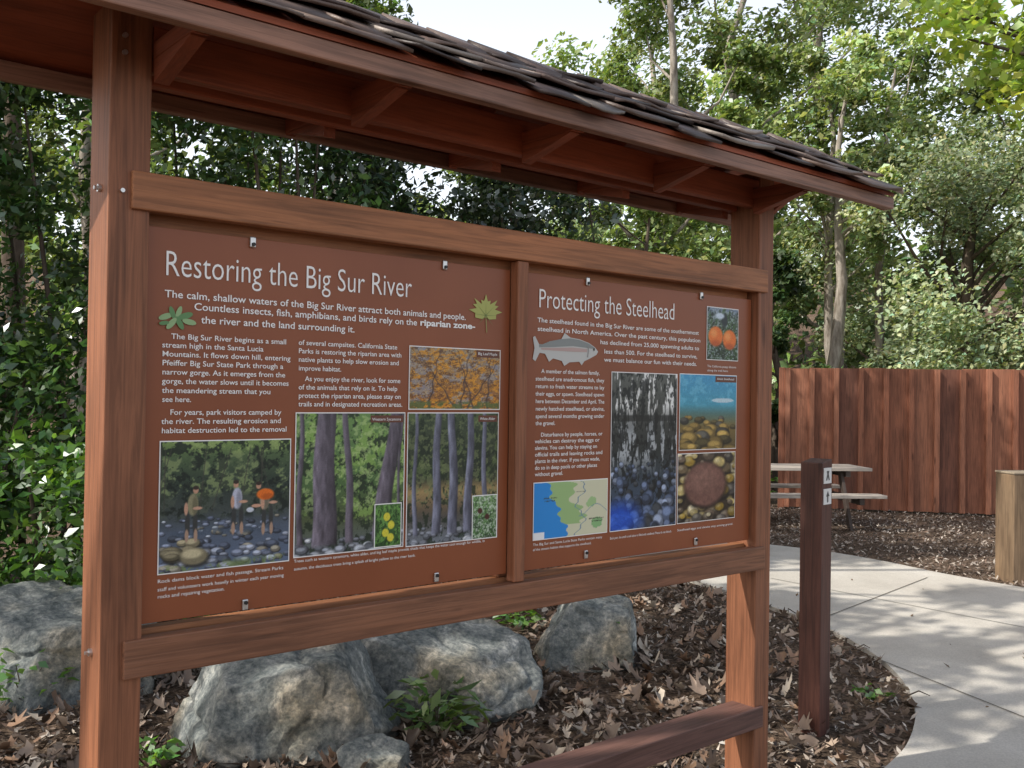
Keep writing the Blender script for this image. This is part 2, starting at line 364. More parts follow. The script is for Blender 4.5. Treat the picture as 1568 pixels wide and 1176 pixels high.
def stones(img,X,Y,r,n,y0,y1,r0,r1,pal,x0=0,x1=1):
    ys=np.sort(r.uniform(y0,y1,n))
    for cy in ys:
        cx=r.uniform(x0,x1); t=(cy-y0)/(y1-y0+1e-6); rad=(r0+(r1-r0)*t)*r.uniform(.6,1.3); ry=rad*r.uniform(.45,.7); col=pal[r.integers(len(pal))]*r.uniform(.75,1.15)
        img=lerp(img,ell(X,Y,cx+.1*rad,cy+.35*ry,rad*1.08,ry,.3)*.75,col*.28); img=lerp(img,ell(X,Y,cx,cy,rad,ry,.25),col*.72); img=lerp(img,ell(X,Y,cx-.15*rad,cy-.3*ry,rad*.75,ry*.55,.5)*.8,np.clip(col*1.2,0,1))
    return img
def paint(kind,h,w,seed):
    r=np.random.default_rng(seed); Y,X=np.meshgrid(np.linspace(0,1,h),np.linspace(0,1,w),indexing='ij')
    f=vn(h,w,14,14,r,4,.8); m=vn(h,w,5,5,r,5,.75); g=vn(h,w,26,20,r,3,.8); fine=r.random((h,w))
    if kind=='stream':
        img=grad(h,w,[(0,C(125,150,85)),(.12,C(80,100,68)),(.35,C(48,60,54)),(.55,C(66,74,72)),(.7,C(85,95,110)),(1,C(95,110,135))],r)
        img=lerp(img,hi(m,.55)*band(Y,-1,.42)*.8,C(150,170,105)); img=lerp(img,lo(f,.44)*band(Y,-1,.6)*.8,C(26,36,32))
        img=lerp(img,hi(m,.5)*band(Y,.1,.6)*.35,C(95,105,85))
        for k in range(9):
            x0=r.random(); sl=r.normal(0,.2); img=lerp(img,np.clip((.004-np.abs(X-x0-sl*Y))/.004+.5,0,1)*band(Y,.05,.55)*.7,C(70,68,62))
        img=stones(img,X,Y,r,130,.6,1.0,.02,.05,[C(140,150,172),C(105,115,135),C(180,188,205),C(90,98,112),C(150,145,130)])
        img=lerp(img,band(Y,.68,.74,.03)*band(X,.1,.9,.1)*hi(f,.47)*.7,C(70,84,100))
        img=stones(img,X,Y,r,8,.78,.9,.05,.09,[C(165,155,125)],0,.3); img=lerp(img,hi(f,.5)*band(Y,.95,2)*.7,C(120,140,80))
        for cx,cy,col,lean in ((.23,.47,C(140,135,105),.02),(.58,.44,C(185,188,205),-.01),(.82,.46,C(150,140,120),-.05)):
            for dx in (-.022,.022):
                img=lerp(img,ell(X,Y,cx+dx*1.3,cy+.17,.018,.1,.4),C(60,62,62)); img=lerp(img,ell(X,Y,cx+dx*1.5,cy+.26,.014,.05,.4),C(170,140,120))
            img=lerp(img,ell(X,Y,cx+lean*.5,cy+.02,.04,.085,.25),col); img=lerp(img,ell(X,Y,cx+.015+lean*.5,cy+.03,.02,.07,.6)*.5,col*.55); img=lerp(img,ell(X,Y,cx+lean*1.5,cy-.09,.02,.026,.3),C(190,145,120)); img=lerp(img,ell(X,Y,cx+lean*1.5,cy-.11,.022,.016,.3),C(60,50,45))
            img=lerp(img,ell(X,Y,cx+.045,cy+.05,.035,.012,.4),C(200,155,130)); img=lerp(img,ell(X,Y,cx-.04,cy+.05,.014,.05,.4),C(195,150,125))
        img=lerp(img,ell(X,Y,.80,.44,.07,.045,.25),C(225,112,42)); img=lerp(img,ell(X,Y,.82,.46,.05,.025,.5)*.5,C(160,75,28)); img=lerp(img,ell(X,Y,.73,.53,.04,.014,.3),C(205,155,130)); img=lerp(img,ell(X,Y,.68,.56,.03,.02,.3),C(200,205,215))
    elif kind in('sycamore','alder'):
        img=grad(h,w,[(0,C(110,145,85)),(.5,C(80,108,66)),(.75,C(80,90,62)),(1,C(105,112,120))],r) if kind=='sycamore' else grad(h,w,[(0,C(66,80,58)),(.5,C(58,64,52)),(.6,C(165,140,95)),(.72,C(110,95,75)),(.8,C(85,82,76)),(1,C(120,128,138))],r)
        img=lerp(img,hi(m,.56)*.75*band(Y,-1,.8 if kind=='sycamore' else .5),C(140,175,90) if kind=='sycamore' else C(95,112,70)); img=lerp(img,lo(f,.43)*.8,C(36,48,36)); img=lerp(img,hi(g,.6,.06)*.5*band(Y,-1,.7),C(185,205,140) if kind=='sycamore' else C(130,140,95))
        img=stones(img,X,Y,r,60,.86,1.02,.02,.05,[C(150,155,165),C(110,115,122),C(185,190,198)])
        tr=((.04,.03,0),(.25,.11,.01),(.5,.04,-.06),(.76,.085,.16),(.93,.02,.05)) if kind=='sycamore' else ((.08,.028,0),(.3,.05,.02),(.5,.055,-.03),(.66,.05,.02),(.87,.035,-.04))
        for cx,wd,sl in tr:
            xx=cx+sl*(1-Y)+.012*np.sin(Y*7+cx*9)
            mk=np.clip((wd*(.8+.3*Y)-np.abs(X-xx))/.012,0,1)*band(Y,-1,.93+.05*(cx%.3),.03)
            tone=(C(105,98,108) if kind=='sycamore' else C(112,114,130))[None,None,:]*(0.55+.75*np.clip((xx-X)/wd*.5+.5,0,1)[...,None])*(.7+.6*vn(h,w,7,24,r,3)[...,None])
            img=img*(1-mk[...,None])+tone*mk[...,None]
    elif kind=='maple':
        img=grad(h,w,[(0,C(150,140,125)),(.5,C(165,120,70)),(1,C(150,95,55))],r)
        img=lerp(img,hi(f,.5)*.85,C(215,145,45)); img=lerp(img,hi(m,.6)*.6,C(130,150,190)); img=lerp(img,lo(g,.42)*.7,C(95,62,42)); img=lerp(img,hi(fine,.9)*.5,C(245,200,100))
        for cx,sl in ((.55,.1),(.5,-.45),(.62,.45),(.85,.05),(.2,.12),(.7,-.2)):
            img=lerp(img,np.clip((.006+.009*Y-np.abs(X-cx-sl*(1-Y)-.01*np.sin(Y*20)))/.008,0,1)*.8,C(72,58,58))
        img=lerp(img,lo(f,.55)*band(Y,.88,2)*.8,C(90,110,60))
    elif kind=='creek':
        img=grad(h,w,[(0,C(95,98,92)),(.3,C(66,68,64)),(.5,C(48,52,50)),(.65,C(58,68,76)),(1,C(78,98,130))],r)
        st=vn(h,w,4,13,r,4,.8); img=lerp(img,hi(st,.56,.07)*band(Y,-1,.28,.15),C(232,232,228)); img=lerp(img,hi(st,.58,.07)*band(Y,.33,.6,.15)*.85,C(190,195,198)); img=lerp(img,lo(f,.44)*.75,C(18,22,22))
        img=stones(img,X,Y,r,120,.58,1.03,.025,.08,[C(85,98,122),C(110,125,155),C(60,70,84),C(150,162,185),C(75,80,85)])
        img=lerp(img,ell(X,Y,.12,.93,.3,.1,.9)*.75,C(30,85,215)); img=lerp(img,band(Y,.27,.31,.01)*.7,C(30,32,30))
    elif kind=='underwater':
        img=grad(h,w,[(0,C(70,150,195)),(.4,C(75,155,180)),(.52,C(85,120,115)),(.7,C(125,105,60)),(1,C(95,82,52))],r)
        img=lerp(img,band(Y,-1,.4,.1)*hi(m,.55)*.5,C(120,195,220))
        img=stones(img,X,Y,r,46,.56,1.03,.05,.15,[C(150,125,70),C(105,95,62),C(175,145,80),C(90,88,80)])
        img=lerp(img,ell(X,Y,.75,.34,.2,.03),C(190,215,225))
    elif kind=='gravel':
        img=np.ones((h,w,3))*C(60,50,40)
        for k in range(110):
            cx,cy=r.random(2); rad=r.uniform(.03,.11); col=[C(190,170,110),C(140,120,90),C(110,95,80),C(215,200,160),C(170,140,60),C(90,85,80)][r.integers(6)]
            e=ell(X,Y,cx,cy,rad,rad*.75,.4); img=lerp(img,ell(X,Y,cx+.01,cy+.02,rad*1.15,rad*.95,.4)*.7,C(30,26,22)); img=lerp(img,e,col*(.7+.4*r.random())); img=lerp(img,ell(X,Y,cx-.3*rad,cy-.25*rad,rad*.5,rad*.35,.9)*.35,C(240,230,200))
        img=lerp(img,ell(X,Y,.48,.5,.38,.34,.2)*.8,C(30,22,20)); img=lerp(img,ell(X,Y,.47,.46,.36,.33,.2),C(118,84,74)); img=lerp(img,ell(X,Y,.42,.38,.22,.18,.9)*.4,C(165,125,110)); img=img*(.85+.3*f[...,None])
    elif kind=='oranges':
        img=grad(h,w,[(0,C(120,135,160)),(.35,C(80,100,72)),(1,C(45,65,42))],r); img=lerp(img,hi(m,.53)*.8,C(55,88,42)); img=lerp(img,lo(f,.42)*.8,C(22,32,22)); img=lerp(img,hi(g,.62)*.6,C(190,205,215))
        for cx,cy,a in ((.27,.55,.23),(.72,.6,.22)): img=lerp(img,ell(X,Y,cx,cy,a,.19,.2),C(230,115,40)); img=lerp(img,ell(X,Y,cx-.06,cy-.06,.1,.08,.9)*.6,C(250,175,105)); img=lerp(img,ell(X,Y,cx,cy+.14,a*.7,.06,.9)*.5,C(150,60,25))
        img=lerp(img,ell(X,Y,.55,.22,.1,.13,.5),C(35,45,50)); img=lerp(img,ell(X,Y,.4,.15,.14,.06,.5),C(200,215,230))
    elif kind=='map':
        img=np.ones((h,w,3))*C(212,210,178); co=.42+.5*(.45-Y)*-.6+.03*np.sin(Y*17)+.02*np.sin(Y*41)
        img=lerp(img,(X>co-.12)*(X<co+.16+.06*np.sin(Y*13)+.04*np.sin(Y*31))*(Y<.78)*.9,C(150,185,120)); img=lerp(img,((X-.78)**2*60+(Y-.42)**2*26+m*.8<.75)*.8,C(150,190,125)); img=lerp(img,((X-.86)**2*60+(Y-.8)**2*40+m*.8<.75)*.8,C(120,175,110))
        img=lerp(img,(X<co-.12)*1.0,C(50,140,215)); img=lerp(img,(np.abs(X-.62-.06*np.sin(Y*11)-.02*np.sin(Y*37))<.007),C(110,140,160)); img=lerp(img,(np.abs(Y-.55-.1*np.sin(X*13))<.006)*(X>.6),C(110,140,160)); img=lerp(img,(X<.14)&(Y>.88),C(240,240,240))
        for a,b_,c_ in ((.28,.12,.3),(.33,.14,.27),(.72,.74,.95),(.77,.78,.93),(.2,.55,.68)): img=lerp(img,((np.abs(Y-a)<.009)&(X>b_)&(X<c_)&(fine>.35))*.8,C(60,60,50))
    elif kind=='fruit':
        img=grad(h,w,[(0,C(90,130,70)),(1,C(50,80,45))],r); img=lerp(img,hi(m,.52)*.7,C(120,170,85)); img=lerp(img,lo(f,.42)*.7,C(30,50,28))
        for cx,cy in ((.45,.3),(.62,.5),(.4,.68),(.6,.8)): img=lerp(img,ell(X,Y,cx,cy,.13,.1),C(215,205,70))
    elif kind=='buds':
        img=grad(h,w,[(0,C(150,180,130)),(1,C(60,90,55))],r); img=lerp(img,hi(m,.5)*.7,C(100,145,80)); img=lerp(img,lo(f,.44)*.7,C(40,60,40)); img=lerp(img,hi(g,.6)*.7,C(220,230,215))
        for cx,cy in ((.3,.35),(.6,.5)): img=lerp(img,ell(X,Y,cx,cy,.1,.07),C(80,50,45))
    img=img*(.93+.14*fine[...,None]) if kind!='map' else img
    return np.clip(img,0,1)**2.2
def picture(name,kind,cs,seed,res=110,layer=0):
    y=PY-.0012-layer*.0012; yb=y+.0006
    P=[sp(u,v,y) for u,v in cs]
    s0=(P[0][0]+P[3][0])/2; s1=(P[1][0]+P[2][0])/2; h1=(P[0][1]+P[1][1])/2; h0=(P[2][1]+P[3][1])/2
    bw=.0028
    meshobj(name+'_border',[(s0-bw,yb,h0-bw),(s1+bw,yb,h0-bw),(s1+bw,yb,h1+bw),(s0-bw,yb,h1+bw)],[(0,1,2,3)],M_WHITE,K)
    asp=(h1-h0)/(s1-s0); w_=res; h_=max(8,int(res*asp))
    img=paint(kind,h_,w_,seed)
    xs=np.linspace(s0,s1,w_); zs=np.linspace(h1,h0,h_); Z,X=np.meshgrid(zs,xs,indexing='ij')
    V=np.stack([X,np.full_like(X,y),Z],-1).reshape(-1,3)
    i=np.arange(h_*w_).reshape(h_,w_); Q=np.stack([i[1:,:-1],i[1:,1:],i[:-1,1:],i[:-1,:-1]],-1).reshape(-1,4)
    npmesh(name,V,Q,M_PRINT,img.reshape(-1,3),K)
picture('photo_stream','stream',[(247,677),(445,673),(441,857),(242,880)],1,230)
picture('photo_sycamore','sycamore',[(455,633),(620,633),(616,836),(450,853)],2,180)
picture('photo_sycamore_inset','fruit',[(576,773),(615,771),(612,834),(573,838)],3,44,1)
picture('photo_alder','alder',[(626,633),(763,633),(760,822),(622,836)],4,180)
picture('photo_alder_inset','buds',[(725,760),(761,758),(759,821),(723,826)],5,44,1)
picture('photo_maple','maple',[(628,531),(766,537),(764,625),(627,627)],6,180)
picture('photo_creek','creek',[(938,570),(1037,574),(1034,803),(934,813)],7,150)
picture('photo_underwater','underwater',[(1042,573),(1128,576),(1126,686),(1040,689)],8,130)
picture('photo_gravel','gravel',[(1039,694),(1126,694),(1124,792),(1037,801)],9,130)
picture('photo_oranges','oranges',[(1084,470),(1131,475),(1129,552),(1082,550)],10,90)
picture('park_map','map',[(818,741),(930,733),(929,817),(817,824)],11,150)
M_LBL,_,_=newmat('label_brown',0.4,(0.15,0.06,0.04))
def label(t,u0,v0,u1,v1):
    a=sp(u0,v1,PY); b=sp(u1,v0,PY); y=PY-.0018
    meshobj('photo_label',[(a[0],y,a[1]),(b[0],y,a[1]),(b[0],y,b[1]),(a[0],y,b[1])],[(0,1,2,3)],M_LBL,K)
    text(t,u0+3,v1-3,u1-3,v1-3,.0115,y=y-.0008)
label('Western Sycamore',567,636,617,647); label('White Alder',732,636,761,646); label('Big Leaf Maple',729,538,764,547); label('Adult Steelhead',1095,577,1127,585)
def poly2(name,pts,col,y,parent=K,mat=None):
    me=bpy.data.meshes.new(name); me.from_pydata([(p[0],y,p[1]) for p in pts],[],[tuple(range(len(pts)))]); ob=bpy.data.objects.new(name,me); COL.objects.link(ob)
    if mat is None: mat,_,_=newmat(name+'_ink',.4,col)
    me.materials.append(mat); ob.parent=parent; return ob
cx,cz=sp(745,478); YA=PY-.001
pr=[(90,1.0),(80,.62),(68,.72),(62,.5),(48,.98),(40,.66),(28,.82),(20,.55),(4,.95),(-8,.6),(-30,.68),(-60,.45),(-82,.3)]
LS=.055
pts=[(cx+LS*1.25*rad*math.cos(math.radians(a)),cz+LS*rad*math.sin(math.radians(a))) for a,rad in pr]
pts=pts+[(2*cx-p[0],p[1]) for p in reversed(pts[1:])]
poly2('maple_leaf_art',pts,(.42,.44,.13),YA)
for a in (90,48,4,132,176,-50,-130):
    a_=math.radians(a); dx,dz=math.cos(a_)*.05,math.sin(a_)*.042; nx,nz=-math.sin(a_)*.0011,math.cos(a_)*.0011
    poly2('leaf_vein',[(cx-nx,cz-.01-nz),(cx+dx,cz-.01+dz),(cx+nx,cz-.01+nz)],(.2,.25,.08),YA-.0007)
poly2('leaf_stem',[(cx-.001,cz-.012),(cx+.0015,cz-.012),(cx+.006,cz-.062),(cx+.003,cz-.062)],(.3,.3,.1),YA-.0007)
M_SPR,_,_=newmat('sprig_green',.4,(.13,.27,.11)); M_SPR2,_,_=newmat('sprig_pale',.4,(.3,.45,.22))
sx,sz=sp(272,488)
for j,(dx,dz,a,l) in enumerate(((-.028,.004,200,.02),(-.012,.014,110,.018),(.004,.016,70,.018),(.02,.008,20,.022),(.03,-.006,-10,.02),(.006,-.01,-60,.02),(-.014,-.012,230,.02),(-.032,-.012,190,.014))):
    aa=math.radians(a); pts=[]
    for k in range(12):
        t=2*math.pi*k/12; px,pz=math.cos(t)*l*.9,math.sin(t)*l*.36; pts.append((sx+dx+px*math.cos(aa)-pz*math.sin(aa),sz+dz+px*math.sin(aa)+pz*math.cos(aa)))
    poly2('sprig_leaf',pts,None,YA-.0003*j,mat=M_SPR if j%2 else M_SPR2)
fx0,fz=sp(817,530); fx1,_z=sp(917,538); FL=fx1-fx0
def fp(t,h): return (fx0+FL*t,fz-.006+h*1.15)
top=[(0,.03),(.03,.034),(.09,.012),(.14,.012),(.25,.022),(.42,.03),(.47,.048),(.56,.036),(.7,.033),(.85,.024),(.95,.012),(1.0,0)]
bot=[(.97,-.01),(.88,-.02),(.78,-.03),(.74,-.042),(.7,-.032),(.55,-.035),(.47,-.046),(.43,-.032),(.3,-.026),(.24,-.036),(.18,-.014),(.1,-.012),(.04,-.036),(.0,-.03),(.025,0)]
poly2('steelhead_art',[fp(*p) for p in top+bot],(.55,.55,.52),YA)
poly2('steelhead_back',[fp(*p) for p in [(.09,.003),(.09,.012),(.14,.012),(.25,.022),(.42,.03),(.56,.034),(.7,.031),(.85,.022),(.95,.01),(.9,.008),(.6,.012),(.3,.006)]],(.26,.28,.27),YA-.0006)
poly2('steelhead_band',[fp(*p) for p in [(.12,.002),(.3,.004),(.6,.008),(.82,.006),(.82,-.003),(.6,-.004),(.3,-.004),(.12,-.003)]],(.5,.36,.33),YA-.0009)
poly2('steelhead_gill',[fp(*p) for p in [(.83,.016),(.845,.016),(.85,0),(.835,-.018),(.82,-.018),(.835,0)]],(.3,.28,.27),YA-.0012)
poly2('steelhead_eye',[fp(.93+.012*math.cos(k),.006+.005*math.sin(k)) for k in np.linspace(0,6.28,9)[:-1]],(.02,.02,.02),YA-.0013)

bpy.context.view_layer.update()
for o,wd,size in TX:
    dx=o.dimensions.x
    o.scale=(wd/dx if dx>0 else size,size,1)

# ---------------------------------------------------------------- ground & path
def pip(x,y,poly):
    ins=np.zeros(len(x),bool); n=len(poly); j=n-1
    for i in range(n):
        xi,yi=poly[i]; xj,yj=poly[j]
        c=((yi>y)!=(yj>y))&(x<(xj-xi)*(y-yi)/(yj-yi+1e-9)+xi); ins^=c; j=i
    return ins
near=[(700,800),(850,838),(960,866),(1060,893),(1180,934),(1240,956),(1290,980),(1340,1010),(1372,1038),(1392,1066),(1401,1092),(1400,1118),(1388,1150),(1365,1176),(1325,1210),(1270,1250)]
far=[(2300,1400),(2300,1060),(1900,965),(1700,930),(1568,905),(1500,893),(1430,880),(1365,866),(1300,854),(1240,845),(1180,838),(1000,815),(800,790),(700,778)]
def catmull(P,n=5):
    out=[]
    for i in range(len(P)-1):
        p0,p1,p2,p3=[np.array(P[max(0,min(len(P)-1,k))]) for k in (i-1,i,i+1,i+2)]
        for t in np.linspace(0,1,n,endpoint=False): out.append(tuple(.5*((2*p1)+(-p0+p2)*t+(2*p0-5*p1+4*p2-p3)*t*t+(-p0+3*p1-3*p2+p3)*t**3)))
    out.append(tuple(P[-1])); return out
gn=catmull([ground(*p) for p in near]); gf=catmull([ground(*p) for p in far])
poly=gn+gf
def terr(x,y):
    t=np.clip((y-26)/30,0,1); return (t*t*(3-2*t))*9+np.clip(y-56,0,400)*.12
gx=np.concatenate([np.linspace(-500,-30,12),np.linspace(-28,28,29),np.linspace(30,500,12)]); gy=np.concatenate([np.linspace(-300,-20,8),np.linspace(-18,80,60),np.linspace(90,900,20)])
GX,GY=np.meshgrid(gx,gy,indexing='ij'); V=np.stack([GX,GY,terr(GX,GY)],-1).reshape(-1,3); i=np.arange(len(gx)*len(gy)).reshape(len(gx),len(gy))
Q=np.stack([i[:-1,:-1],i[1:,:-1],i[1:,1:],i[:-1,1:]],-1).reshape(-1,4)
M_GR,ntg,bgr=newmat('mulch_ground',0.95,(.1,.06,.04),0.1)
tc=ntg.nodes.new('ShaderNodeTexCoord')
n1=noisen(ntg,tc.outputs['Object'],38,8,.7); n2=noisen(ntg,tc.outputs['Object'],1.1,4); n3=ntg.nodes.new('ShaderNodeTexVoronoi'); n3.inputs['Scale'].default_value=45; ntg.links.new(tc.outputs['Object'],n3.inputs['Vector'])
r1=ramp(ntg,[(.32,(.04,.032,.026)),(.5,(.14,.11,.09)),(.68,(.32,.27,.225))]); ntg.links.new(n1.outputs['Fac'],r1.inputs[0])
r3=ramp(ntg,[(0,(.6,.55,.5)),(1,(1.3,1.2,1.1))]); ntg.links.new(n3.outputs['Color'],r3.inputs[0])
o1=mixc(ntg,1.0,r1.outputs[0],r3.outputs[0],'MULTIPLY'); r2=ramp(ntg,[(.35,(.7,.68,.66)),(.65,(1.2,1.15,1.1))]); ntg.links.new(n2.outputs['Fac'],r2.inputs[0])
o2=mixc(ntg,1.0,o1,r2.outputs[0],'MULTIPLY'); ntg.links.new(o2,bgr.inputs['Base Color']); bump(ntg,bgr,n1.outputs['Fac'],1.0,.03)
npmesh('ground',V,Q,M_GR,None,None,True)
M_CON,ntc,bc=newmat('concrete',0.9,(.42,.4,.37),.2); tcc=ntc.nodes.new('ShaderNodeTexCoord')
a1=noisen(ntc,tcc.outputs['Object'],1.4,6,.6); a2=noisen(ntc,tcc.outputs['Object'],120,4)
q1=ramp(ntc,[(.3,(.43,.395,.345)),(.5,(.50,.465,.41)),(.7,(.57,.535,.48))]); ntc.links.new(a1.outputs['Fac'],q1.inputs[0])
q2=ramp(ntc,[(.3,(.82,.82,.82)),(.7,(1.12,1.12,1.12))]); ntc.links.new(a2.outputs['Fac'],q2.inputs[0])
ntc.links.new(mixc(ntc,1,q1.outputs[0],q2.outputs[0],'MULTIPLY'),bc.inputs['Base Color']); bump(ntc,bc,a2.outputs['Fac'],.25,.003)
n=len(poly); PV=[(x,y,.03) for x,y in poly]+[(x,y,-.05) for x,y in poly]
path=meshobj('concrete_path',PV,[tuple(range(n))]+[(k,k+n,(k+1)%n+n,(k+1)%n) for k in range(n)],M_CON)
M_JT,_,_=newmat('path_joint',.95,(.16,.145,.12))
def joint(a,b,wd=.010):
    ax,ay=ground(*a,.034); bx,by=ground(*b,.034); d=Vector((bx-ax,by-ay)).normalized(); nx,ny=-d.y*wd/2,d.x*wd/2
    meshobj('joint',[(ax-nx,ay-ny,.034),(bx-nx,by-ny,.034),(bx+nx,by+ny,.034),(ax+nx,ay+ny,.034)],[(0,1,2,3)],M_JT,path)
joint((1330,1003),(1700,1150)); joint((1265,866),(1245,955)); joint((1420,884),(1250,950)); joint((1180,885),(1568,960))
def scatter(N,x0,x1,y0,y1,seed,avoid=True):
    r=np.random.default_rng(seed); X=r.uniform(x0,x1,N); Y=y0+(y1-y0)*r.random(N)**1.3
    if avoid: k=~pip(X,Y,poly); X,Y=X[k],Y[k]
    return r,X,Y
r,Xs,Ys=scatter(85000,-4,10.5,3,14.5,21); N=len(Xs)
z=r.uniform(.004,.035,N); tones=np.array([(.21,.165,.135),(.33,.275,.23),(.09,.07,.055),(.48,.42,.36),(.19,.13,.10)])[r.integers(5,size=N)]*r.uniform(.6,1.2,(N,1))
leaves('wood_chip_mulch',np.stack([Xs,Ys,z],1),.05,tones,M_DRY,None,.6,.32,22,.03)
def dryleaves(name,X,Y,Z,size,cols,seed):
    r=np.random.default_rng(seed); N=len(X); prof=[(0,-.5),(.22,-.42),(.25,-.15),(.48,-.05),(.3,.12),(.32,.36),(.12,.28),(0,.55),(-.12,.28),(-.32,.36),(-.3,.12),(-.48,-.05),(-.25,-.15),(-.22,-.42)]
    p=np.array(prof); k=len(p); th=r.uniform(0,6.28,N); S=size*r.uniform(.4,1.35,N); cu=r.uniform(.2,1.6,N); sq=r.uniform(.45,1,N)
    tx=r.normal(0,.5,N); ty=r.normal(0,.5,N)
    j=r.normal(0,.08,(N,k,2))
    px=(p[None,:,0]+j[...,0])*(S*sq)[:,None]; py=(p[None,:,1]+j[...,1])*S[:,None]; cz=(np.abs(px)**1.4*3.5+.6*np.abs(py)**1.5)*cu[:,None]
    x=px*np.cos(th)[:,None]-py*np.sin(th)[:,None]; y=px*np.sin(th)[:,None]+py*np.cos(th)[:,None]; zz=cz+x*tx[:,None]+y*ty[:,None]
    V=np.stack([x+X[:,None],y+Y[:,None],np.maximum(zz+Z[:,None],.003)],-1)
    cen=np.stack([X,Y,Z],-1)[:,None,:]; V=np.concatenate([V,cen],1)
    base=(np.arange(N)*(k+1))[:,None,None]; tri=np.array([(a,(a+1)%k,k) for a in range(k)])[None]+base
    return npmesh(name,V.reshape(-1,3),tri.reshape(-1,3),M_DRY,np.repeat(cols,k+1,axis=0))
r,Xs,Ys=scatter(7500,-3.2,2.6,3.0,9.5,31); keep=r.random(len(Xs))<np.interp(Xs,[-1,1.2,2.4],[1,.8,.12]); Xs,Ys=Xs[keep],Ys[keep]; N=len(Xs)
dc=np.array([(.23,.17,.13),(.34,.26,.20),(.11,.08,.06),(.26,.165,.11),(.48,.41,.33)])[r.choice(5,p=[.3,.22,.2,.16,.12],size=N)]*r.uniform(.6,1.2,(N,1))
dryleaves('fallen_leaves',Xs,Ys,r.uniform(.012,.05,N),.075,dc,32)
r,Xs,Ys=scatter(60,2.3,8,4,9,35,False); k=pip(Xs,Ys,poly); Xs,Ys=Xs[k],Ys[k]; dryleaves('path_leaves',Xs,Ys,np.full(len(Xs),.036),.035,np.tile([(.14,.09,.05)],(len(Xs),1)),36)
r=np.random.default_rng(40); P=[]
for i in range(70):
    x,y=r.uniform(-2.6,2.2),r.uniform(3.6,8); a=r.uniform(0,6.28); l=r.uniform(.08,.35)
    P.append(([(x,y,.03),(x+math.cos(a)*l*.5,y+math.sin(a)*l*.5,.05+r.random()*.03),(x+math.cos(a+.3)*l,y+math.sin(a+.3)*l,.03)],[.004,.004,.002]))
tubes('fallen_twigs',P,M_BARKD,None,5)

# ---------------------------------------------------------------- rocks
M_RK,ntk,bk=newmat('granite',0.85,(.3,.3,.29),.25); tk=ntk.nodes.new('ShaderNodeTexCoord')
k1=noisen(ntk,tk.outputs['Object'],5.0,10,.68,.8); k2=noisen(ntk,tk.outputs['Object'],40,8,.72); k3=noisen(ntk,tk.outputs['Object'],2.1,4,.5)
kr=ramp(ntk,[(.3,(.07,.083,.085)),(.44,(.165,.18,.178)),(.56,(.27,.28,.268)),(.68,(.56,.56,.53))]); ntk.links.new(k1.outputs['Fac'],kr.inputs[0])
kr2=ramp(ntk,[(.36,(.5,.54,.56)),(.5,(.95,.96,.96)),(.62,(1.45,1.42,1.35))]); ntk.links.new(k2.outputs['Fac'],kr2.inputs[0])
ko=mixc(ntk,1,kr.outputs[0],kr2.outputs[0],'MULTIPLY')
kr3=ramp(ntk,[(.5,(1,1,1)),(.66,(1.15,.97,.76))]); ntk.links.new(k3.outputs['Fac'],kr3.inputs[0]); ko=mixc(ntk,1,ko,kr3.outputs[0],'MULTIPLY')
ntk.links.new(ko,bk.inputs['Base Color']); bump(ntk,bk,k2.outputs['Fac'],.7,.02)
def rock(name,x,y,dx,dy,dz,rz,seed,planes,sink=.25):
    import bmesh
    bm=bmesh.new(); bmesh.ops.create_icosphere(bm,subdivisions=6,radius=1); rr=random.Random(seed)
    pl=[(Vector(p[:3]).normalized(),p[3]) for p in planes]
    pl+=[(Vector((rr.gauss(0,1),rr.gauss(0,1),rr.gauss(0,.6))).normalized(),rr.uniform(.66,.85)) for _ in range(9)]
    off=Vector((seed*3.1,seed*1.7,0))
    for v in bm.verts:
        p=v.co.copy()
        for it in range(2):
            for nv,d in pl:
                t=p.dot(nv)-d
                if t>0: p-=nv*t
        k=mnoise.fractal(p*1.8+off,1,2,4)*.05+mnoise.fractal(p*7+off,.9,2,5)*.020
        cr=abs(mnoise.noise(p*1.5+off*2)); k-=.05*max(0,1-cr*18)
        p+=v.co.normalized()*k; v.co=p
    for v in bm.verts: v.co=Vector((v.co.x*dx/2*1.3,v.co.y*dy/2*1.3,v.co.z*dz*.9))
    me=bpy.data.meshes.new(name); bm.to_mesh(me); bm.free()
    me.polygons.foreach_set('use_smooth',[True]*len(me.polygons))
    ob=bpy.data.objects.new(name,me); COL.objects.link(ob); me.materials.append(M_RK); ob.location=(x,y,dz*(.5-sink)); ob.rotation_euler=(0,0,rz); return ob
rock('boulder',-1.04,4.45,.92,.75,.54,.15,4,[(-.15,-.25,1,.60),(.2,-1,.25,.6),(-1,-.35,.35,.62),(1,-.1,.5,.68)])
rock('boulder',-.36,5.1,1.0,.85,.46,-.3,8,[(.35,-.25,1,.55),(.1,-1,.3,.65),(-1,-.2,.3,.7),(1,-.4,.6,.62)])
rock('boulder',.50,5.85,.66,.5,.46,.35,13,[(.1,-.3,1,.62),(-.5,-1,.5,.5),(1,-.5,.2,.62),(-1,.3,.7,.6)])
rock('boulder',-2.42,5.2,1.0,.9,.54,.2,17,[(.1,-.3,1,.6),(.6,-1,.3,.6),(-.6,-1,.4,.6)])
rock('boulder',-.55,4.08,.28,.24,.14,.2,23,[(0,-.3,1,.6),(-.5,-1,.4,.6)])

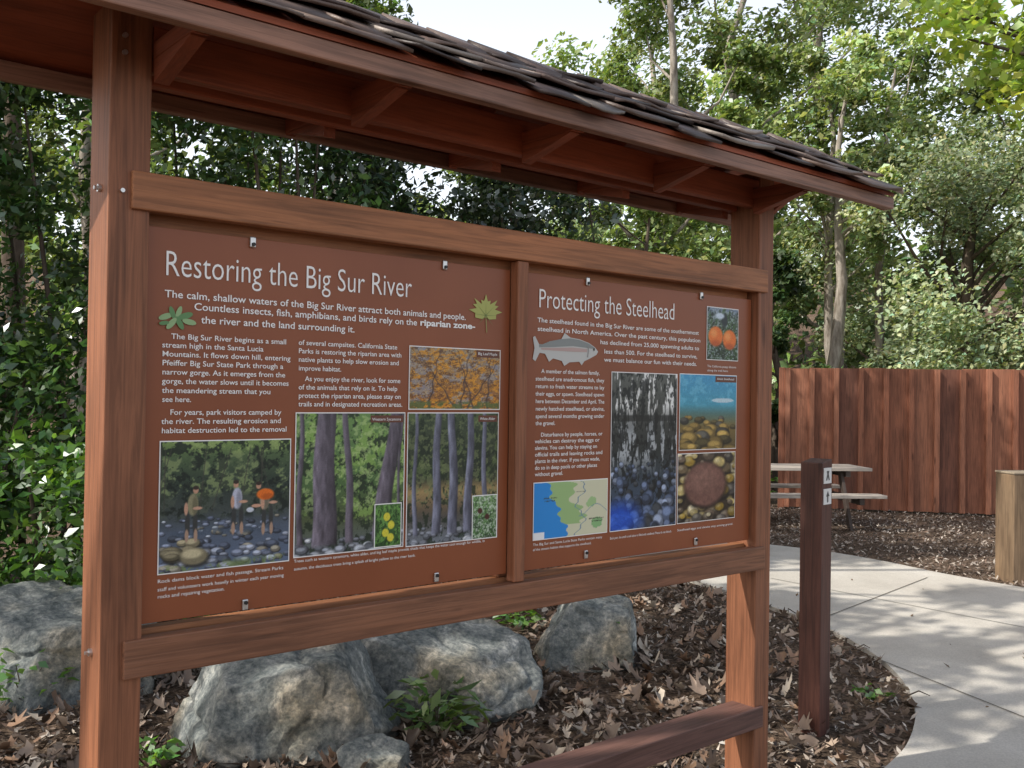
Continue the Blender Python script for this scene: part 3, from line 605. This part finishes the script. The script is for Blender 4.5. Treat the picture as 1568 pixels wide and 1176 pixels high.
# ---------------------------------------------------------------- fence
FN=empty('wood_fence',(4.05,14.2,0),math.atan2(-1.5,6.6))
fl=9.0
bx=0
M_F=[wood('fence_wood_a',2,(.21,.083,.048),.7),wood('fence_wood_b',2,(.14,.058,.038),.7),wood('fence_wood_c',2,(.26,.11,.065),.7)]
while bx<fl:
    box('board',bx+.003,bx+.337,0,.022,.03,2.06+random.uniform(-.012,.012),M_F[random.choice((0,1,0,2))],FN,.002)
    box('batten',bx-.035,bx+.035,-.075,-.001,.03,2.06+random.uniform(-.01,.01),M_F[random.choice((0,2,2))],FN,.003)
    bx+=.34
box('rail_top',0,fl,.023,.06,1.75,1.84,W_DARK,FN); box('rail_bottom',0,fl,.023,.06,.3,.39,W_DARK,FN)
box('end_post',-.12,-.036,-.04,.08,0,2.07,M_F[0],FN)
# ---------------------------------------------------------------- marker post
gx_,gy_=ground(1246,1126)
MP=empty('trail_marker_post',(gx_+.015,gy_+.05,0),math.radians(-43))
W_MK=wood('marker_wood',2,(.085,.034,.025))
hexa('post',[(-.055,-.055,-.1),(.055,-.055,-.1),(.055,.055,-.1),(-.055,.055,-.1),(-.055,-.055,1.30),(.055,-.055,1.30),(.055,.055,1.315),(-.055,.055,1.315)],W_MK,MP,.004)
M_PLT,_,_=newmat('sticker_white',.45,(.7,.7,.68))
M_PL,_,_=newmat('plate_grey',.5,(.07,.07,.07))
for nm,z0,z1 in (('number_plate',1.20,1.275),('arrow_plate',1.10,1.175)):
    box(nm,.0545,.0585,-.04,.04,z0,z1,M_PLT,MP,0)
def gl(nm,pts): meshobj(nm,[(.0595,a,b) for a,b in pts],[tuple(range(len(pts)))],M_PL,MP)
gl('plate_glyph',[(-.02,1.215),(-.008,1.215),(0,1.235),(.008,1.215),(.02,1.215),(.008,1.245),(.014,1.26),(-.014,1.26),(-.008,1.245)])
gl('plate_arrow',[(-.006,1.11),(.006,1.11),(.006,1.138),(.018,1.138),(0,1.165),(-.018,1.138),(-.006,1.138)])
gx_,gy_=ground(1560,893)
W_BO=wood('bollard_wood',2,(.17,.115,.07),.8); W_BT=wood('bollard_top_wood',0,(.27,.22,.16),.8)
BO=empty('wooden_bollard',(gx_+.06,gy_+.1,0),math.radians(8))
box('bollard_body',-.155,.155,-.13,.13,-.1,.965,W_BO,BO,.01)
box('bollard_cap',-.16,.16,-.135,.135,.966,.985,W_BT,BO,.006)
# ---------------------------------------------------------------- picnic table
PT=empty('picnic_table',(3.55,12.4,0),math.radians(4))
W_T=wood('table_wood',0,(.36,.32,.28),.6,.5); M_LEG,_,_=newmat('table_frame',.6,(.06,.045,.038),.3)
for k in range(5): box('top_plank_%d'%k,-.95,.95,-.37+k*.15,-.37+k*.15+.14,.715,.755,W_T,PT)
for sgn in (-1,1):
    for k in range(2):
        y=sgn*.66+(k-.5)*.135; box('seat_plank',-.95,.95,y-.062,y+.062,.415,.455,W_T,PT)
for xx in (-.65,.65):
    box('seat_bearer',xx-.03,xx+.03,-.76,.76,.335,.414,M_LEG,PT); box('top_bearer',xx-.03,xx+.03,-.35,.35,.64,.714,M_LEG,PT)
    for sgn in (-1,1):
        hexa('leg',[(xx-.07,sgn*.55-.045,0),(xx-.031,sgn*.55-.045,0),(xx-.031,sgn*.55+.045,0),(xx-.07,sgn*.55+.045,0),(xx-.07,sgn*.22-.045,.7),(xx-.031,sgn*.22-.045,.7),(xx-.031,sgn*.22+.045,.7),(xx-.07,sgn*.22+.045,.7)],M_LEG,PT)

# ---------------------------------------------------------------- vegetation
def clumpy(r,centers,sig,N,squash=.75):
    k=r.integers(len(centers),size=N); d=r.normal(size=(N,3)); d=unit(d)*(r.random((N,1))**.45)
    s=sig[k][:,None] if np.ndim(sig) else sig
    return centers[k]+d*s*np.array([1,1,squash]),k
def tree(name,x,y,h,cr,cb,nl,ls,col,seed,bark=M_BARK,nclump=38,tr=.16,lean=(0,0),var=.28,sg=1.0):
    r=np.random.default_rng(seed); z0=float(terr(np.array(x),np.array(y))); E=empty(name,(x,y,z0))
    pts=[];rad=[];wob=r.normal(0,.06*h/10,(7,2)); wob[0]=0
    for i in range(7):
        t=i/6; pts.append((lean[0]*t+wob[i,0]*2,lean[1]*t+wob[i,1]*2,h*.93*t-.1*(i==0))); rad.append(tr*(1-t)**.8+.02)
    paths=[(pts,rad)]
    cen=[];
    for i in range(nclump):
        t=r.random(); zz=cb+(h-cb)*t; prof=math.sin(math.pi*min(1,.12+.86*t))**.6; a=r.uniform(0,6.28); rr=cr*prof*r.random()**.45
        cx=lean[0]*zz/h+rr*math.cos(a); cy=lean[1]*zz/h+rr*math.sin(a); cen.append((cx,cy,zz))
        ts=max(.12,(zz-rr*.7)/h); ip=np.array(pts); bz=np.interp(ts,np.linspace(0,1,7),ip[:,2]); bx_=np.interp(ts,np.linspace(0,1,7),ip[:,0]); by_=np.interp(ts,np.linspace(0,1,7),ip[:,1])
        if i%2==0:
            m=((bx_+cx)/2+r.normal(0,.15),(by_+cy)/2+r.normal(0,.15),(bz+zz)/2-.1); r0=tr*(1-ts)*.45+.015
            paths.append(([(bx_,by_,bz),m,(cx,cy,zz)],[r0,r0*.6,.012]))
    tubes('trunk',paths,bark,E,6)
    cen=np.array(cen); sig=r.uniform(.13,.29,len(cen))*cr*1.15*sg
    P,k=clumpy(r,cen,sig,nl); cb_=np.exp(r.normal(0,.25,len(cen)))[k]
    leaves('foliage',P,ls,leafcols(nl,col,var,r,cb_),M_FAR,E,.25,.55,seed+1,sunb=1.3)
    return E
G_MID=(.17,.225,.085); G_PALE=(.25,.31,.14); G_DK=(.06,.10,.04); G_YEL=(.33,.42,.08)
def forest(name,y0,y1,N,ls,seed,hfun,col,x0=-32,x1=34):
    r=np.random.default_rng(seed); nc=420; cx=r.uniform(x0,x1,nc); cy=r.uniform(y0,y1,nc); hm=hfun(cx/cy*F+784); cz=terr(cx,cy)+ (hm*cy/1.0)*r.random(nc)
    cen=np.stack([cx,cy,np.maximum(cz,.3)],1); P,k=clumpy(r,cen,r.uniform(1.0,2.1,nc),N,.8)
    return leaves(name,P,ls,leafcols(N,col,.3,r,np.exp(r.normal(0,.3,nc))[k]),M_FAR,None,.2,.6,seed+1,sunb=1.3)
def hf(u):
    a=np.interp(u,[-400,200,560,640,740,840,900,1200,2400],[.42,.42,.34,.22,.18,.24,.34,.37,.37]); return a*.93
forest('distant_forest',30,38,42000,.42,71,lambda u:hf(u)-.12,(.13,.175,.08))
tree('alder_tree',2.6,19,13.5,2.1,3.4,13000,.15,G_MID,101,lean=(.6,0),tr=.13)
tree('alder_tree',5.0,21,15,3.0,3.8,17000,.16,G_PALE,102,tr=.14)
tree('alder_tree',8.2,25,16,3.4,4,15000,.19,G_MID,103,tr=.17)
tree('alder_tree',11.8,22,15,3.2,4,15000,.18,G_PALE,104)
tree('alder_tree',15.2,25,16,3.6,3,12000,.2,G_MID,105)
tree('alder_tree',3.6,24,13,2.4,2,12000,.19,G_PALE,106)
tree('alder_tree',6.3,18.2,8.5,1.5,4.4,5500,.14,G_PALE,107,tr=.10,lean=(-.5,0))
tree('alder_tree',5.75,17.4,8.0,1.2,5.0,3000,.13,G_PALE,117,tr=.13,lean=(.25,0),nclump=16)
tree('alder_tree',7.0,19,9.0,1.2,5.0,3000,.13,G_PALE,118,tr=.09,lean=(.5,0),nclump=16)
tree('alder_tree',-3.6,19,9.8,2.2,2,11000,.18,G_MID,108)
tree('alder_tree',-8,18,12,3,2,9000,.2,G_MID,109)
tree('alder_tree',-.6,25,8.6,2.4,1.5,9000,.2,G_PALE,110)
tree('oak_tree',8.3,17.6,6.6,2.9,1.8,34000,.11,(.25,.295,.18),111,bark=M_BARKD,nclump=60,tr=.2)
tree('oak_tree',12.2,17,7.2,2.8,1.5,18000,.13,(.21,.26,.14),112,bark=M_BARKD,nclump=40)
tree('bay_tree',4.6,16.9,4.0,1.1,.5,5500,.12,G_DK,113,bark=M_BARKD,nclump=24,tr=.08)
tree('bay_tree',2.2,16,5.0,1.5,.4,10000,.12,G_MID,114,bark=M_BARKD,nclump=24,tr=.08)
def branchy(name,base,tips,N,ls,col,seed,sig,tr=.12,bark=M_BARKD,clear=None,flat=.3,asp=.75):
    E=empty(name,(base[0],base[1],0)); r=np.random.default_rng(seed); paths=[]; top=Vector((0,0,base[2]))
    paths.append(([(0,0,-.1),(.05,.04,base[2]*.5),tuple(top)],[tr*1.3,tr,tr*.7]))
    cen=[]
    for t in tips:
        t=Vector((t[0]-base[0],t[1]-base[1],t[2])); m=(top+t)/2+Vector((0,0,.4)); paths.append(([tuple(top),tuple(m),tuple(t)],[tr*.5,tr*.3,.012])); cen.append(tuple(t)); cen.append(tuple(m*.35+t*.65+Vector(r.normal(0,.2,3))))
    tubes('trunk',paths,bark,E,6); cen=np.array(cen); P,k=clumpy(r,cen,r.uniform(.6,1.2,len(cen))*sig,N,.7)
    if clear is not None:
        S=np.array(SUN); W=P+np.array([base[0],base[1],0]); keep=np.ones(N,bool)
        for T,rad in clear:
            d=W-np.array(T); pr_=d@S; keep&=np.linalg.norm(d-pr_[:,None]*S,axis=1)>rad
        P=P[keep];k=k[keep]
    N=len(P); leaves('foliage',P,ls,leafcols(N,col,.22,r,np.exp(r.normal(0,.15,len(cen)))[k]),M_LEAF,E,flat,asp,seed+1)
    return E
branchy('maple_tree',(8.2,9.5,3.4),[(4.9,9.6,4.75),(5.4,10,5.1),(4.4,9.4,5.15),(5.1,9.2,4.5),(5.7,9.8,4.3),(6.3,10,5.3),(4.6,9.9,5.6),(5.2,9.7,5.5),(4.2,9.6,5.5)],2600,.12,G_YEL,131,.42,.1)
def thicket(name,x0,x1,yf,h,N,ls,col,seed,nc,depth=1.6):
    r=np.random.default_rng(seed); cx=r.uniform(x0,x1,nc); cz=r.random(nc)**.9*h
    cy=yf(cx)+r.random(nc)*depth+.25*(cz/h); cen=np.stack([cx,cy,cz],1)
    E=empty(name,((x0+x1)/2,float(yf(np.array((x0+x1)/2))),0)); off=np.array([E.location.x,E.location.y,0]); cen=cen-off
    paths=[]
    for i in range(0,nc,4):
        c=cen[i]; b=(c[0]+r.normal(0,.3),c[1]+.3,0.0); paths.append(([b,((b[0]+c[0])/2+r.normal(0,.1),(b[1]+c[1])/2,c[2]*.5),tuple(c)],[.03,.022,.008]))
    tubes('stems',paths,M_BARKD,E,5)
    P,k=clumpy(r,cen,r.uniform(.25,.6,nc),N,.85); P[:,2]=np.abs(P[:,2])
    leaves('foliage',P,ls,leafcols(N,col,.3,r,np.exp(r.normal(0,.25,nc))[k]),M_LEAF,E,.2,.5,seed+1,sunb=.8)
    return E
thicket('laurel_thicket',-6.5,-1.2,lambda x:np.interp(x,[-8,-3,-1],[5.8,6.6,7.6]),5.2,66000,.09,(.065,.12,.035),201,260)
thicket('laurel_thicket',-1.6,.75,lambda x:np.interp(x,[-1.6,.8],[7.8,8.8]),4.1,30000,.09,(.035,.06,.025),202,120)  # leaf colour darkened to stand in for shade behind the kiosk
thicket('blackberry_bramble',-4.2,-1.9,lambda x:5.5+0*x,1.25,6000,.09,(.09,.18,.04),203,40,.9)
thicket('laurel_thicket',.7,3.0,lambda x:14.2+0*x,2.6,10000,.12,(.08,.13,.045),204,60)
# overhead canopy trees (left / behind the camera) for dappled light
def K2W(x,y,z): p=KM@Vector((x,y,z)); return (p.x,p.y,p.z)
clear=[(K2W(-.05,.08,z),.42) for z in (.2,.6,1.0,1.4,1.8,2.1)]+[(K2W(2.42,.08,z),.28) for z in (.2,.5,.8)]+[((-1.3,4.2,.35),.35),((-2.5,5.9,1.0),.45),((-3.0,6.5,2.6),.5),((-.1,4.9,.3),.22),((3.4,6.0,0),.3),((4.2,7.4,0),.3),((3.8,4.9,0),.3),((4.6,6.4,0),.35),((5.2,6.0,0),.3),((3.2,8.5,0),.3),((.9,5.2,0),.25),((.2,6.6,0),.25),((3.6,12.2,.7),.6)]+[(K2W(x,-.1,2.5),.25) for x in (.4,.9,1.4,2.0,2.6)]  # spots kept sunlit: canopy leaves crossing their sun ray are culled
rr=np.random.default_rng(77)
def tips(cx,cy,n,rad,z0,z1): return [(cx+rr.normal(0,rad),cy+rr.normal(0,rad),rr.uniform(z0,z1)) for _ in range(n)]
branchy('canopy_maple_tree',(-7.5,.2,4.5),tips(-4.2,3.0,20,1.8,6.6,9),9500,.13,G_MID,301,.6,.16,clear=clear)
branchy('canopy_maple_tree',(-9.5,6.5,4.5),tips(-5.1,7.0,22,2.3,7.4,10),11000,.13,G_MID,302,.65,.16,clear=clear)
branchy('canopy_maple_tree',(-10.5,1.0,4.5),tips(-7.8,2.6,14,1.5,6.6,8.8),6200,.13,G_MID,303,.6,.16,clear=clear)
branchy('canopy_maple_tree',(-12,5.5,4.5),tips(-9.4,4.6,14,1.6,6.8,9.2),6600,.13,G_MID,305,.65,.16,clear=clear)
branchy('canopy_maple_tree',(-6.8,13.0,5.5),tips(-2.2,9.6,20,2.3,9.2,11.5),8500,.14,G_MID,304,.75,.16,clear=clear)
def plant(name,x,y,n,rad,h,ls,col,seed,asp=.35):
    r=np.random.default_rng(seed); E=empty(name,(x,y,0)); a=r.uniform(0,6.28,n); t=r.random(n)**.7; el=r.uniform(.3,1.2,n)
    d=np.stack([np.cos(a)*np.cos(el),np.sin(a)*np.cos(el),np.sin(el)],1); P=d*t[:,None]*np.array([rad,rad,h]); P[:,2]+=.02
    dd=d.copy(); dd[:,2]-=t*.9
    leaves('plant_leaves',P,ls,leafcols(n,col,.25,r),M_LEAF,E,.5,asp,seed+1,dirs=dd)
    tubes('plant_stems',[([(0,0,0),tuple(P[i]*.6+np.array([0,0,.02])),tuple(P[i])],[.004,.003,.002]) for i in range(0,n,6)],M_BARKD,E,4)
x,y=ground(668,1125); plant('mugwort_plant',x,y,130,.27,.26,.10,(.13,.21,.065),401)
x,y=ground(795,965); plant('weed_plant',x,y,70,.2,.2,.07,(.12,.24,.055),402,.6)
x,y=ground(930,1000); plant('weed_plant',x,y-.3,40,.09,.32,.05,(.12,.24,.055),403,.6)
x,y=ground(35,1085); plant('weed_plant',x,y,90,.26,.3,.07,(.13,.26,.06),404,.6)
x,y=ground(235,1178); plant('weed_plant',x,y,40,.14,.14,.06,(.14,.28,.06),405,.6)
x,y=ground(1335,1075); plant('weed_plant',x,y,45,.14,.07,.05,(.11,.22,.05),406,.6)
plant('fern_plant',3.9,15.0,80,.4,.7,.14,(.14,.28,.06),407,.5)
x,y=ground(130,1040); plant('weed_plant',x,y,40,.2,.2,.07,(.10,.20,.05),408,.6)
print('done')
